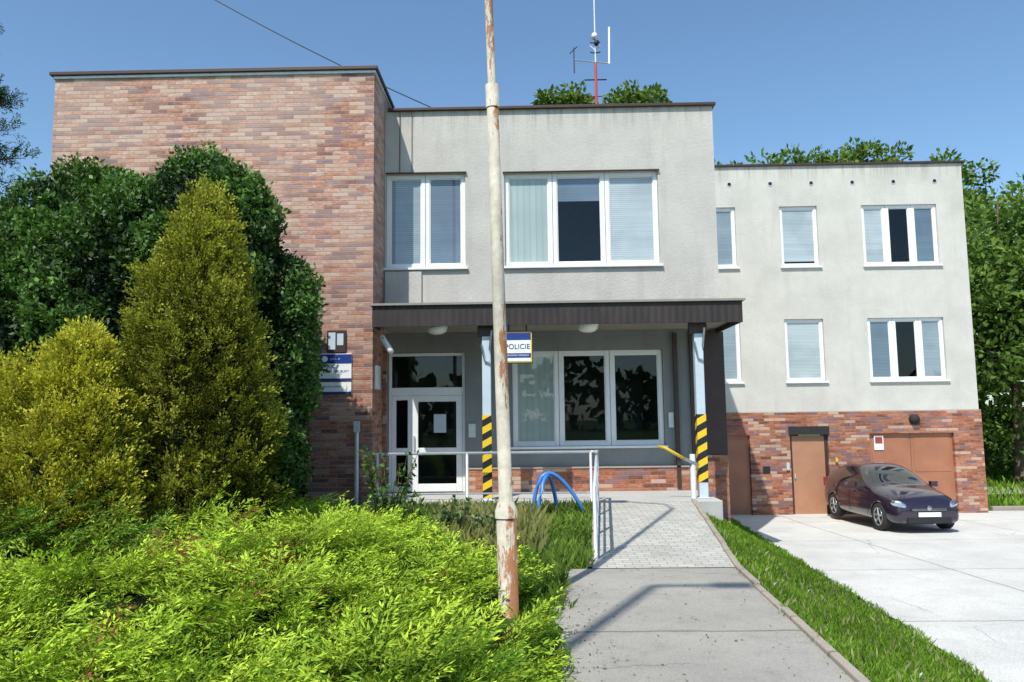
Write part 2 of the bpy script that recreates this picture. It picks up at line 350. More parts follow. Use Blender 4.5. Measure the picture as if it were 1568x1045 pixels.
for i,(a,b) in enumerate(zip(ys,ys[1:])):
    mb.quad([(wl(a),a,.004),(float(kx(a)),a,.004),(float(kx(b)),b,.004),(wl(b),b,.004)],PATHM)
mb.obj('footpath')
mb=MB(); ys=np.arange(-4,13.8,1.0)
for a in ys:
    b=min(a+.985,13.6); xa,xb=float(kx(a)),float(kx(b)); dz=random.uniform(-.008,.012); zz=lambda y:.035+dz+max(0,(y-8.96)/4.6*.27)
    j=random.uniform(-.012,.012); xa+=j; xb+=j+random.uniform(-.01,.01)
    p=[(xa,a,-.1),(xa+.07,a,-.1),(xb+.07,b,-.1),(xb,b,-.1),(xa,a,zz(a)),(xa+.07,a,zz(a)),(xb+.07,b,zz(b)),(xb,b,zz(b))]
    bb=len(mb.v); mb.v+=p
    for f in [(4,5,6,7),(0,1,5,4),(1,2,6,5),(2,3,7,6),(3,0,4,7)]: mb.f.append(tuple(bb+i for i in f)); mb.m.append(mb.mi(KERBM))
mb.obj('path_kerb',bevel=.012)
mb=MB(); A=(.72,8.95,.012);B=(2.325,8.95,.012);Cc=(2.84,13.5,.27);D=(1.22,13.5,.27)
mb.quad([A,B,Cc,D],PAVM); mb.quad([A,D,(1.22,13.5,-.1),(.72,8.95,-.1)],KERBM); mb.quad([B,(2.325,8.95,-.4),(2.84,13.5,-.6),Cc],KERBM)
for P,Q,s in ((A,D,-1),(B,Cc,1)):
    x0,x1=P[0],Q[0]; mb.quad([(x0,P[1],P[2]+.02),(x0+s*.06,P[1],P[2]+.02),(x1+s*.06,Q[1],Q[2]+.02),(x1,Q[1],Q[2]+.02)],KERBM)
mb.obj('entrance_ramp')
mb=MB(); mb.box(-2.83,3.35,13.5,15.46,-.8,.27,SLABM); mb.obj('porch_slab',bevel=.015)

# ---------------------------------------------------------------- police station building
ST=empty('police_station_building')
mb=MB()
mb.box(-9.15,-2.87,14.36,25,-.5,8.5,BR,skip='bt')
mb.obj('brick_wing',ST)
mb=MB(); mb.box(-9.23,-2.80,14.28,25.05,8.5,8.57,DBROWN); mb.box(-9.18,-2.84,14.33,25.0,8.44,8.5,GALV); mb.obj('wing_coping',ST,bevel=.008)
mb=MB(); Wy=15.5
ops=[(-2.84,-1.20,4.80,6.78),(-.39,2.77,4.80,6.76),(-2.78,-1.23,.26,3.07),(-.28,2.75,1.15,3.07)]
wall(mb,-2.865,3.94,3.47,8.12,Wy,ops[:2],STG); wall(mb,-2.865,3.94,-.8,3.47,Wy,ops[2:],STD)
mb.quad([(3.94,Wy,-1.3),(3.94,25,-1.3),(3.94,25,8.12),(3.94,Wy,8.12)],STG)
mb.quad([(-2.865,Wy,8.1),(3.94,Wy,8.1),(3.94,25,8.1),(-2.865,25,8.1)],DBROWN)
mb.quad([(3.94,Wy,-1.3),(3.94,Wy,-.8),(3.3,Wy,-.8),(3.3,Wy,-1.3)],STG)
mb.obj('grey_block',ST)
mb=MB(); mb.box(-2.80,4.0,15.42,15.9,8.12,8.18,DBROWN); mb.box(3.5,4.0,15.9,25,8.12,8.18,DBROWN); mb.obj('block_coping',ST,bevel=.008)
mb=MB()
mb.box(-1.16,3.2,15.42,15.499,.275,.72,BR2); mb.box(-1.16,3.2,15.40,15.499,.722,.75,KERBM)
mb.box(3.28,3.96,15.40,15.499,-1.3,.95,BR2)
mb.box(-2.863,-2.80,15.38,15.495,.27,3.3,BR2)
mb.obj('brick_base',ST)
mb=MB(); mb.box(3.28,3.965,15.43,15.498,.952,3.4,DBROWN); mb.box(2.95,3.03,15.40,15.48,.3,3.38,DBROWN); mb.obj('brown_cladding',ST)
mb=MB(); mb.box(-2.84,-2.1,15.455,15.498,4.06,4.72,STG); mb.obj('spandrel_panel',ST)
mb=MB(); mb.tube([(-2.55,15.47,8.1),(-2.55,15.47,6.82)],.008,DARK,6); mb.tube([(-2.3,15.47,8.1),(-2.3,15.47,6.82)],.006,DARK,6)
mb.box(-1.16,-1.02,Wy-.03,Wy-.002,1.35,1.62,GALV); mb.box(2.83,2.93,Wy-.03,Wy-.002,1.5,1.8,GALV); mb.obj('facade_cable',ST)
window(ST,-2.84,-1.20,4.80,6.78,Wy,[-2.03],{0:('m',1.),1:('d',1.)},name='upper_window')
window(ST,-.39,2.77,4.80,6.76,Wy,[.60,1.68],{0:('f',1.),1:('d',.28),2:('s',1.)},name='upper_wide_window')
window(ST,-.28,2.75,1.15,3.07,Wy,[.66,1.69],{0:('f',1.)},name='ground_window',room=3)
mb=MB(); mb.box(-2.84,-1.17,15.44,15.52,6.782,6.80,DBROWN); mb.box(-.42,2.80,15.44,15.52,6.762,6.78,DBROWN); mb.obj('window_head_flashing',ST)
def leaf(f,g,a,b,z0,z1,y,rail=None,w=.11):
    f.box(a,a+w,y,y+.06,z0,z1,WHITE); f.box(b-w,b,y,y+.06,z0,z1,WHITE)
    f.box(a+w,b-w,y+.002,y+.058,z0,z0+w*1.3,WHITE); f.box(a+w,b-w,y+.002,y+.058,z1-w,z1,WHITE)
    if rail: f.box(a+w,b-w,y+.003,y+.057,rail,rail+.1,WHITE)
    g.quad([(a+w,y+.03,z0+w),(b-w,y+.03,z0+w),(b-w,y+.03,z1-w),(a+w,y+.03,z1-w)],GLASS)
f=MB();gg=MB(); yd=Wy+.08
f.box(-2.775,-2.72,yd-.01,yd+.08,.27,3.065,WHITE); f.box(-1.29,-1.235,yd-.01,yd+.08,.27,3.065,WHITE)
f.box(-2.72,-1.29,yd-.012,yd+.078,2.20,2.36,WHITE); f.box(-2.72,-1.29,yd-.012,yd+.078,3.0,3.06,WHITE)
leaf(f,gg,-2.715,-2.31,.28,2.195,yd,1.05,.085); leaf(f,gg,-2.305,-1.295,.28,2.195,yd,1.05,.12)
gg.quad([(-2.72,yd+.03,2.36),(-1.29,yd+.03,2.36),(-1.29,yd+.03,3.0),(-2.72,yd+.03,3.0)],GLASS)
f.box(-2.28,-2.25,yd-.05,yd-.01,1.1,1.4,GALV); f.obj('entrance_door_frame',ST,bevel=.006); gg.obj('entrance_door_glass',ST)
n=MB(); n.quad([(-1.87,yd+.02,1.45),(-1.62,yd+.02,1.45),(-1.62,yd+.02,1.82),(-1.87,yd+.02,1.82)],PALEB)
n.obj('door_notices',ST)
r=MB(); r.box(-2.83,-1.18,Wy+.17,Wy+3,.2,3.12,ROOM,skip='f'); r.obj('entrance_hall',ST)
C=MB(); C.box(-2.75,3.88,13.70,13.74,3.38,3.76,FASCIA); C.box(3.84,3.88,13.742,15.49,3.38,3.76,FASCIA)
C.box(-2.75,-2.71,13.742,14.3,3.38,3.76,FASCIA)
C.box(-2.71,3.84,13.742,15.49,3.47,3.72,SOFF)
C.obj('canopy_fascia',ST)
C=MB(); C.box(-2.79,3.92,13.66,15.49,3.762,3.79,DBROWN); C.box(-2.80,3.93,13.650,13.658,3.76,3.80,SOFF); C.obj('canopy_top_flashing',ST)
C=MB()
for x in (-.71,3.12):
    C.box(x-.078,x+.078,13.87,14.03,.272,3.2,PALEB)
    C.box(x-.16,x+.16,13.9,14.0,3.2,3.47,DBROWN); C.box(x-.14,x+.14,13.82,14.08,.271,.29,GALV)
C.obj('canopy_posts',ST,bevel=.008)
C=MB()
for x,z0,z1 in ((-.71,.32,1.78),(3.12,.55,1.75)):
    C.box(x-.082,x+.082,13.866,14.034,z0,z1,HAZ)
C.obj('hazard_wraps',ST)
C=MB()
for x in (-.71,3.12):
    C.tube([(x-.09,13.84,3.05),(x-.02,13.84,2.75),(x+.06,13.84,2.72)],.022,PALEB); C.tube([(x+.1,13.84,3.3),(x+.06,13.84,2.95)],.018,PALEB)
C.obj('post_brackets',ST,smooth=True)
def lathe(mb,prof,cx,cy,cz,mat,n=20,ax='z'):
    b0=len(mb.v)
    for r,z in prof:
        for j in range(n):
            a=2*math.pi*j/n
            if ax=='z': mb.v.append((cx+r*math.cos(a),cy+r*math.sin(a),cz+z))
            elif ax=='x': mb.v.append((cx+z,cy+r*math.cos(a),cz+r*math.sin(a)))
            else: mb.v.append((cx+r*math.cos(a),cy+z,cz+r*math.sin(a)))
    for i in range(len(prof)-1):
        for j in range(n):
            mb.f.append((b0+i*n+j,b0+i*n+(j+1)%n,b0+(i+1)*n+(j+1)%n,b0+(i+1)*n+j)); mb.m.append(mb.mi(mat))
C=MB()
for x in (-1.62,1.14):
    lathe(C,[(.20,.16),(.20,.10),(.19,.10)],x,14.0,3.27,GALV); lathe(C,[(.19,.11),(.18,.05),(.13,.01),(.06,-.01),(0,-.012)],x,14.0,3.27,LAMPG)
C.obj('canopy_lamps',ST,smooth=True)
C=MB(); C.tube([(-2.7,14.4,3.3),(-2.62,14.1,3.22)],.02,GALV); C.tube([(-2.66,14.2,3.24),(-2.45,13.95,2.95)],.055,WHITE,12); C.obj('entrance_floodlight',ST,smooth=True)
AN=empty('roof_antenna_mast'); a=MB(); ax,ay=1.80,18.
a.tube([(ax,ay,8.1),(ax,ay,10.3)],.035,RED,8); a.tube([(ax,ay,10.3),(ax,ay,13.2)],.016,GALV,8)
a.tube([(ax-.28,ay,9.87),(ax+.26,ay,9.87)],.016,DBROWN,6); a.tube([(ax-.2,ay,9.45),(ax+.15,ay,9.45)],.012,RED,6)
a.tube([(ax-.52,ay,10.38),(ax+.34,ay,10.28)],.016,GALV,6)
a.tube([(2.13,ay,10.27),(2.15,ay,11.2)],.022,SWHITE,8)
a.tube([(1.28,ay,10.05),(1.28,ay,10.7)],.014,DARK,6); a.tube([(1.18,ay,10.55),(1.36,ay,10.72)],.012,DARK,6)
for s in (-.12,.12):
    for zz in (10.55,10.8): a.tube([(ax,ay,zz),(ax+s,ay-.04,zz)],.014,BLACK,6)
lathe(a,[(0,-.07),(.07,-.06),(.07,.06),(0,.07)],ax-.02,ay-.05,10.95,WHITE,12,'y'); lathe(a,[(0,-.06),(.06,-.05),(.06,.05),(0,.06)],ax+.03,ay-.05,10.78,BLACK,12,'y')
for t in (-.13,.13): a.tube([(ax,ay,10.62),(ax+t,ay,10.74)],.012,GALV,6)
a.obj('mast',AN,smooth=True)
def cable(name,pts,r=.012):
    m_=MB(); m_.tube(pts,r,BLACK,6); return m_.obj(name,smooth=True)
cp=[]
for i in range(25):
    t=i/24; x=-15+(-.2+15)*t; cp.append((x,18,17.2+(8.35-17.2)*t-1.5*4*t*(1-t)*.42))
cable('overhead_cable',cp,.013)
m_=MB(); m_.tube([(-6.9,15,8.5),(-6.9,15,8.75)],.012,GALV,6); m_.obj('roof_spike',ST)
# ---------------------------------------------------------------- rear wing building
RB=empty('rear_garage_building'); By=22.
up=[(5.0,6.14,5.97,7.75),(7.41,8.50,5.97,7.75),(9.77,11.93,5.97,7.75)]
lo=[(5.0,6.14,2.66,4.45),(7.40,8.51,2.66,4.45),(9.76,11.91,2.66,4.45)]
mb=MB(); wall(mb,3.95,12.72,1.82,8.95,By,up+lo,STB)
mb.quad([(12.72,By,1.82),(12.72,34,1.82),(12.72,34,8.95),(12.72,By,8.95)],STB)
mb.quad([(3.95,By,8.93),(12.72,By,8.93),(12.72,34,8.93),(3.95,34,8.93)],DBROWN)
mb.obj('upper_walls',RB)
mb=MB(); dops=[(5.5,6.27,-1.07,1.17),(7.39,8.46,-1.07,1.35),(9.61,11.96,-1.07,1.18)]
wall(mb,3.95,12.76,-1.5,1.80,By-.04,dops,BR2,rev=.2); mb.quad([(12.76,By-.04,-1.5),(12.76,34,-1.5),(12.76,34,1.80),(12.76,By-.04,1.80)],BR2)
mb.quad([(3.95,By-.04,1.80),(12.76,By-.04,1.80),(12.76,By+.0,1.815),(3.95,By,1.815)],KERBM)
mb.obj('brick_plinth',RB)
mb=MB(); mb.box(3.95,12.8,21.93,22.4,8.95,9.01,DBROWN); mb.box(12.4,12.8,22.4,34,8.95,9.01,DBROWN); mb.obj('roof_coping',RB,bevel=.008)
mb=MB()
for i in range(6):
    x=6.0+i*1.185; lathe(mb,[(.055,-.012),(.075,-.012),(.075,.0)],x,By,8.43,GALV,14,'y'); lathe(mb,[(0,-.006),(.055,-.006)],x,By,8.43,DARK,14,'y')
mb.obj('attic_vents',RB)
for (a_,b_,c_,d_),sp,bl in [(up[0],[],{0:('m',1.)}),(up[1],[],{0:('s',.95)}),(up[2],[10.48,11.22],{0:('s',1.),2:('d',1.)}),
                        (lo[0],[],{0:('m',1.)}),(lo[1],[],{0:('s',1.)}),(lo[2],[10.48,11.22],{0:('d',1.),2:('m',1.)})]:
    window(RB,a_,b_,c_,d_,By,sp,bl,name='rear_window',room=2.5)
mb=MB(); y=By+.06
mb.box(5.504,6.266,y,y+.05,-1.06,1.166,DOORB); mb.box(7.47,8.38,y,y+.05,-1.06,1.14,DOORB2)
mb.box(7.394,7.468,y-.02,y+.06,-1.07,1.16,DBROWN); mb.box(8.382,8.456,y-.02,y+.06,-1.07,1.16,DBROWN)
mb.box(7.394,8.456,y+.06,y+.1,1.165,1.345,DARK)
mb.box(7.50,7.53,y-.05,y-.002,-.05,.08,GALV)
mb.box(9.614,10.78,y,y+.05,-1.06,1.176,DOORB); mb.box(10.79,11.956,y,y+.05,-1.06,1.176,DOORB)
for xx in (9.7,10.87):
    for zz in (-.95,.1):
        mb.box(xx,xx+1.0,y-.012,y-.001,zz,zz+.95,DOORB)
mb.box(5.6,6.17,y-.012,y-.001,-.95,1.05,DOORB)
mb.obj('doors',RB,bevel=.006)
mb=MB(); mb.box(7.36,8.49,21.93,21.96,1.17,1.40,DARK); mb.obj('door_lintel',RB)
mb=MB(); mb.box(9.76,10.02,22.02,22.045,.72,1.12,SWHITE); mb.box(9.79,9.99,22.015,22.019,.90,1.08,RED); mb.obj('garage_notice',RB)
mb=MB(); lathe(mb,[(0,-.16),(.11,-.13),(.15,-.04),(.15,.0)],10.88,By-.04,1.56,DARK,14,'y'); mb.obj('wall_lamp',RB,smooth=True)
mb=MB(); mb.box(6.6,6.8,21.945,21.958,.1,.3,BLACK); mb.box(7.25,7.33,21.9,21.958,.2,.4,GALV); mb.box(8.62,8.68,21.9,21.958,.4,.52,YEL); mb.obj('wall_fittings',RB)
# ---------------------------------------------------------------- signs
SG=empty('hanging_police_sign'); mb=MB()
mb.box(-.42,.13,13.80,13.86,2.70,3.28,BLACK); mb.box(-.405,.115,13.794,13.799,2.715,3.265,YEL); mb.box(-.385,.095,13.788,13.793,2.735,3.245,SWHITE)
mb.box(-.385,.095,13.783,13.787,3.12,3.245,NAVY); mb.box(-.385,.095,13.783,13.787,2.80,2.88,NAVY)
mb.tube([(-.3,13.83,3.28),(-.3,13.83,3.5)],.012,BLACK,6); mb.tube([(.02,13.83,3.28),(.02,13.83,3.5)],.012,BLACK,6); mb.obj('panel',SG)
text('POLICIE',.13,(-.145,13.784,2.995),BLACK,SG,ext=.001); text('OBVODNI ODDELENI',.042,(-.145,13.781,2.84),SWHITE,SG,ext=.001)
PL=empty('police_wall_plaque'); mb=MB(); y=14.36
mb.box(-3.87,-3.26,y-.03,y-.004,2.46,2.97,SWHITE); mb.box(-3.87,-3.26,y-.036,y-.031,2.78,2.95,NAVY); mb.box(-3.87,-3.26,y-.036,y-.031,2.46,2.50,NAVY)
mb.box(-3.87,-3.26,y-.03,y-.004,2.21,2.43,SWHITE); mb.box(-3.87,-3.26,y-.036,y-.031,2.21,2.25,NAVY)
lathe(mb,[(0,-.045),(.055,-.045),(.055,-.03)],-3.76,y,2.865,SWHITE,16,'y'); mb.obj('panel',PL)
text('POLICIE',.085,(-3.80,y-.032,2.72),NAVY,PL,ext=.001,align='LEFT'); text('CESKE REPUBLIKY',.062,(-3.80,y-.032,2.63),NAVY,PL,ext=.001,align='LEFT')
text('Obvodni oddeleni',.05,(-3.80,y-.032,2.35),NAVY,PL,ext=.001,align='LEFT'); text('policie cr',.05,(-3.66,y-.038,2.865),SWHITE,PL,ext=.001,align='LEFT')
NB=empty('notice_board'); mb=MB(); mb.box(-3.72,-3.37,y-.05,y-.004,2.99,3.40,DBROWN); mb.box(-3.69,-3.56,y-.056,y-.051,3.04,3.36,PALEB); mb.box(-3.53,-3.41,y-.056,y-.051,3.12,3.34,PALEB); mb.obj('case',NB)
LB=empty('letter_box'); mb=MB(); mb.box(-2.862,-2.80,14.5,14.8,2.3,2.75,WHITE); mb.obj('box',LB,bevel=.01)
CP=empty('conduit_post'); mb=MB(); mb.tube([(-3.12,14.2,.1),(-3.12,14.2,1.55)],.04,GALV,10); mb.box(-3.17,-3.07,14.15,14.25,1.5,1.7,GALV); mb.obj('post',CP,smooth=False)
# ---------------------------------------------------------------- railings, rack
RL=empty('ramp_railing'); mb=MB(); r=.024
mb.tube([(-2.64,13.6,1.12),(1.13,13.6,1.12)],r,GALV,10); mb.tube([(-2.64,13.6,.42),(1.13,13.6,.42)],.016,GALV,8)
for x in (-2.62,-1.05,1.11): mb.tube([(x,13.6,.27),(x,13.6,1.12)],r,GALV,10)
e=Vector((.80,9.35,0)); s=Vector((1.22,13.6,0))
P=lambda t,z:(s.x+(e.x-s.x)*t,s.y+(e.y-s.y)*t,.27*(1-t)+.02+z)
mb.tube([(1.13,13.6,1.12),P(.03,.84),P(1,.84)],r,GALV,10); mb.tube([P(.02,.45),P(1,.45)],.018,GALV,8); mb.tube([P(.02,.12),P(1,.12)],.018,GALV,8)
for t in (.01,.33,.66,1.): mb.tube([P(t,-.1),P(t,.86)],r,GALV,10)
mb.obj('rails',RL,smooth=True)
YR=empty('wall_handrail'); mb=MB(); mb.tube([(2.30,13.7,1.20),(2.42,13.7,1.17),(2.75,13.7,.98)],.028,YEL,10); mb.tube([(2.75,13.7,.98),(3.02,13.8,.86)],.028,GALV,10)
mb.tube([(2.92,13.8,.27),(2.92,13.8,1.05)],.05,GALV,10); mb.obj('rail',YR,smooth=True)
BK=empty('bicycle_rack'); mb=MB()
def arch(x0,x1,y0,y1,h,lean):
    pts=[]
    for i in range(15):
        t=i/14; pts.append((x0+(x1-x0)*t+lean*math.sin(math.pi*t),y0+(y1-y0)*t,.05+h*math.sin(math.pi*t)**.75))
    return pts
mb.tube(arch(.06,.95,12.5,12.7,.78,-.16),.032,BLUE,10); mb.tube(arch(.14,.50,12.2,12.9,.74,.0),.032,BLUE,10); mb.obj('arches',BK,smooth=True)
# ---------------------------------------------------------------- street lamp, added shadow post
SL=empty('unseen_shadow_post'); mb=MB()
mb.tube([(-.175,6.9,-.1),(-.19,6.9,.90)],.088,POLE,20); mb.tube([(-.19,6.9,.90),(-.192,6.9,.98)],[.098,.07],POLE,20); mb.tube([(-.189,6.9,.84),(-.19,6.9,.90)],.099,POLE,20)
mb.tube([(-.19,6.9,.9),(-.235,6.9,2.8),(-.275,6.9,4.62)],[.062,.058,.054],POLE,18); mb.tube([(-.273,6.9,4.58),(-.278,6.9,4.80)],.062,POLE,18)
mb.tube([(-.275,6.9,4.7),(-.31,6.9,5.9),(-.40,6.9,9.0),(-.6,7.0,9.5),(-1.3,7.2,9.7)],[.038,.037,.035,.03,.03],POLE,14)
mb.box(-1.75,-1.25,7.1,7.35,9.66,9.78,GALV); mb.obj('pole',SL,smooth=True)
SHADOW_POST=empty('unseen_shadow_post'); mb=MB(); Ht=13.5; t=Ht/1.5; bx,by=1.26-.47*t,8.04-t
mb.tube([(bx,by,-.1),(bx,by,Ht)],[.08,.06],POLE,14); mb.tube([(bx,by,Ht),(bx+.75,by,Ht)],.05,POLE,12); mb.box(bx+.6,bx+1.0,by-.09,by+.09,Ht-.06,Ht+.06,GALV); mb.obj('pole',SHADOW_POST,smooth=False)  # unseen post with arm, added behind the camera to cast the path shadow

# ---------------------------------------------------------------- car
def car(loc,rz,sc=1.):
    root=empty('parked_car',loc); root.rotation_euler=(0,0,rz); root.scale=(sc,sc,sc)
    st=[(0.00,.62,.30,.50,.60,.56,.50,.58),(0.05,.74,.20,.60,.72,.70,.60,.73),(0.28,.81,.19,.70,.80,.82,.64,.86),(0.62,.84,.19,.79,.82,.91,.66,.95),
        (.95,.85,.19,.86,.83,.97,.66,1.01),(1.12,.85,.19,.89,.83,1.0,.66,1.04),(1.45,.86,.19,.93,.83,1.20,.63,1.25),(1.80,.86,.19,.95,.83,1.39,.59,1.43),
        (2.12,.86,.19,.96,.83,1.45,.575,1.495),(2.22,.86,.19,.96,.83,1.455,.57,1.50),(2.85,.86,.19,.98,.83,1.44,.56,1.49),(2.97,.86,.19,.99,.82,1.43,.56,1.48),(3.45,.85,.20,1.01,.81,1.36,.55,1.42),
        (3.75,.83,.22,1.02,.79,1.12,.62,1.16),(3.86,.79,.28,.85,.76,.98,.62,1.0),(3.92,.70,.36,.65,.66,.72,.54,.74)]
    v=[];n=0
    for (l,w,zb,zl_,wb,ze,wr,zt) in st:
        zm=(zb+zl_)/2
        half=[(0,zb),(w*.85,zb),(w*.985,zb+.07),(w,zm),(wb,zl_),(wr+(wb-wr)*.12,ze-(ze-zl_)*.1),(wr*.6,zt-.008),(0,zt)]
        ring=[(-x,z) for x,z in half]+[(x,z) for x,z in reversed(half[1:-1])]
        for x,z in ring: v.append((x,l,z))
        n=len(ring)
    f=[];mi=[]
    for i in range(len(st)-1):
        l0=st[i][0]; l1=st[i+1][0]
        for j in range(n):
            f.append((i*n+j,(i+1)*n+j,(i+1)*n+(j+1)%n,i*n+(j+1)%n)); m=0
            side=j in (4,9)
            if side and ((1.4<l0 and l1<2.15) or (2.2<l0 and l1<2.9) or (2.95<l0 and l1<3.5)): m=1
            if j in (5,6,7,8) and 1.1<l0 and l1<1.85: m=1
            if j in (5,6,7,8) and 3.4<l0 and l1<3.8: m=1
            mi.append(m)
    f.append(tuple(range(n))); mi.append(0); b=(len(st)-1)*n; f.append(tuple(b+j for j in reversed(range(n)))); mi.append(0)
    me=bpy.data.meshes.new('body'); me.from_pydata(v,[],f); me.materials.append(CARP); me.materials.append(CGLASS); me.materials.append(BLACK)
    me.polygons.foreach_set('material_index',mi); me.polygons.foreach_set('use_smooth',[True]*len(f))
    o=bpy.data.objects.new('body',me); COL.objects.link(o)
    s=o.modifiers.new('s','SUBSURF'); s.levels=2; s.render_levels=2
    for l in (.72,3.17):
        c=MB(); lathe(c,[(0,-1.2),(.345,-1.2),(.345,1.2),(0,1.2)],0,l,.32,BLACK,28,'x'); co=c.obj('arch_cutter')
        bm=o.modifiers.new('c','BOOLEAN'); bm.operation='DIFFERENCE'; bm.object=co; bm.solver='EXACT'
        co['cut']=1
    dg=bpy.context.evaluated_depsgraph_get(); ev=o.evaluated_get(dg); nm=bpy.data.meshes.new_from_object(ev,depsgraph=dg)
    o.modifiers.clear(); o.data=nm; o.parent=root
    for q in [q for q in bpy.data.objects if q.get('cut')]: bpy.data.objects.remove(q)
    w=MB(); w.box(-.6,.6,.5,3.4,.22,.5,BLACK); w.obj('underbody',root)
    w=MB()
    for l in (.72,3.17):
        for sx in (-1,1):
            x=sx*.74
            lathe(w,[(.2,-.1),(.3,-.1),(.315,-.07),(.315,.07),(.3,.1),(.21,.1)],x,l,.32,RUBBER,28,'x')
            lathe(w,[(.205,.1*sx),(.2,.07*sx),(0,.05*sx)],x,l,.32,BLACK,20,'x')
            for q in range(5):
                a=q*2*math.pi/5+.3; dy,dz=math.cos(a),math.sin(a)
                w.tube([(x+sx*.085,l+dy*.03,.32+dz*.03),(x+sx*.092,l+dy*.2,.32+dz*.2)],[.03,.022],RIM,6)
            lathe(w,[(.2,.085*sx),(.215,.1*sx),(.2,.105*sx),(.19,.085*sx)],x,l,.32,RIM,24,'x')
    w.obj('wheels',root,smooth=True)
    w=MB()
    for sx in (-1,1):
        b0=len(w.v)
        for i in range(7):
            for j in range(12):
                th=math.pi*i/6; ph=2*math.pi*j/12
                p=Vector((.17*math.sin(th)*math.cos(ph),.06*math.sin(th)*math.sin(ph),.085*math.cos(th)))
                p.z+=p.x*.22*sx; p=Matrix.Rotation(sx*.6,3,'Z')@p
                w.v.append((p.x+sx*.64,p.y+.115,p.z+.66))
        for i in range(6):
            for j in range(12): w.f.append((b0+i*12+j,b0+i*12+(j+1)%12,b0+(i+1)*12+(j+1)%12,b0+(i+1)*12+j)); w.m.append(w.mi(CHROME))
        lathe(w,[(0,-.02),(.055,-.015),(.06,.03)],sx*.56,.045,.33,CHROME,12,'y')
        w.box(sx*.93-.08,sx*.93+.08,1.36,1.48,.94,1.07,CARP); w.box(sx*.83-.04,sx*.83+.04,1.38,1.46,.94,.98,BLACK)
        w.box(sx*.74-.05,sx*.74+.05,3.76,3.86,.78,1.02,RED)
        for lz in (1.20,2.18): w.box(sx*.862-.004,sx*.862+.004,lz-.005,lz+.005,.3,.9,BLACK)
        w.box(sx*.862-.012,sx*.862+.012,1.85,2.02,.80,.83,CARP)
    w.box(-.42,.42,-.012,.05,.50,.585,BLACK); w.box(-.5,.5,-.014,.08,.24,.36,BLACK); w.box(-.26,.26,-.03,-.012,.385,.485,SWHITE)
    for zz in (.525,.555): w.box(-.4,.4,-.018,-.012,zz,zz+.01,CHROME)
    lathe(w,[(0,-.03),(.05,-.025),(.055,-.01)],0,.0,.58,CHROME,14,'y')
    w.obj('trim',root,bevel=.006)
    return root
car((9.0,17.75,-.965),math.radians(2),.98)

# ---------------------------------------------------------------- foliage engine
def mesh_quads(name,V,C,parent=None,mat=None):
    n=len(V); me=bpy.data.meshes.new(name)
    me.vertices.add(n*4); me.vertices.foreach_set('co',V.reshape(-1).astype(np.float32))
    me.loops.add(n*4); me.loops.foreach_set('vertex_index',np.arange(n*4,dtype=np.int32))
    me.polygons.add(n); me.polygons.foreach_set('loop_start',np.arange(0,n*4,4,dtype=np.int32))
    try: me.polygons.foreach_set('loop_total',np.full(n,4,dtype=np.int32))
    except Exception: pass
    me.update(calc_edges=True)
    a=me.color_attributes.new('Col','FLOAT_COLOR','POINT')
    cc=np.ones((n,4,4),np.float32); cc[:,:,:3]=C[:,None,:]; a.data.foreach_set('color',cc.reshape(-1))
    me.materials.append(mat or FOL); o=bpy.data.objects.new(name,me); COL.objects.link(o)
    if parent: o.parent=parent
    return o
def unit(a): return a/np.maximum(np.linalg.norm(a,axis=-1,keepdims=True),1e-9)
def leaf_quads(p,d,side,L,W):
    L=np.asarray(L)[...,None]; W=np.asarray(W)[...,None]
    return np.stack([p,p+d*L*.5+side*W*.5,p+d*L,p+d*L*.5-side*W*.5],1)
def frond(seed,flat=.5,nt=13,nl=4,wid=.05,curl=.18):
    r=np.random.default_rng(seed); P=[];Dd=[];Sd=[];L=[];W=[];T=[]
    for i in range(nt):
        t=.12+.88*(i+r.random()*.6)/nt; base=np.array([t,0,curl*t*t])
        ang=(1 if i%2 else -1)*(.55+r.random()*.35)*(1.1-.6*t); el=r.normal(0,flat*.5)+.1
        d=np.array([math.cos(ang)*math.cos(el),math.sin(ang)*math.cos(el),math.sin(el)]); ln=(.36*(1-.6*t)+.08)*(.8+.4*r.random())
        for q in range(nl+1):
            s=q/nl
            if q==nl: dd=d; pp=base+d*ln*.7; l=ln*.5
            else:
                a2=(1 if q%2 else -1)*.55; dd=np.array([d[0]*math.cos(a2)-d[1]*math.sin(a2),d[0]*math.sin(a2)+d[1]*math.cos(a2),d[2]+r.normal(0,.35)]); dd/=np.linalg.norm(dd); pp=base+d*ln*s*.9; l=ln*.42
            sd=np.cross(dd,np.array([r.normal(0,.5),r.normal(0,.5),1.])); sd/=np.linalg.norm(sd)
            P.append(pp);Dd.append(dd);Sd.append(sd);L.append(l);W.append(wid);T.append(.38+.48*t+.4*s)
    return leaf_quads(np.array(P),np.array(Dd),np.array(Sd),L,W),np.array(T)
def scatter(name,tmpls,pos,xd,up,scale,tint,parent=None,mat=None):
    xd=unit(xd); yd=unit(np.cross(up,xd)); zd=np.cross(xd,yd)
    Rm=np.stack([xd,yd,zd],2)
    k=rng.integers(0,len(tmpls),len(pos)); VV=[];CC=[]
    for i,(q,t) in enumerate(tmpls):
        m=k==i
        if not m.any(): continue
        v=np.einsum('nij,qkj->nqki',Rm[m],q)*scale[m][:,None,None,None]+pos[m][:,None,None,:]
        c=tint[m][:,None,:]*t[None,:,None]*rng.uniform(.8,1.2,(m.sum(),len(t),1))
        VV.append(v.reshape(-1,4,3)); CC.append(c.reshape(-1,3))
    return mesh_quads(name,np.concatenate(VV),np.concatenate(CC),parent,mat)
def lumps(p,seed,freq):
    r=np.random.default_rng(seed); s=0
    for i in range(5):
        k=r.normal(0,1,3); k=k/np.linalg.norm(k)*freq*(1+i*.45); s=s+np.sin(p@k+r.uniform(0,6.28))/(1+i*.5)
    return s/2.2
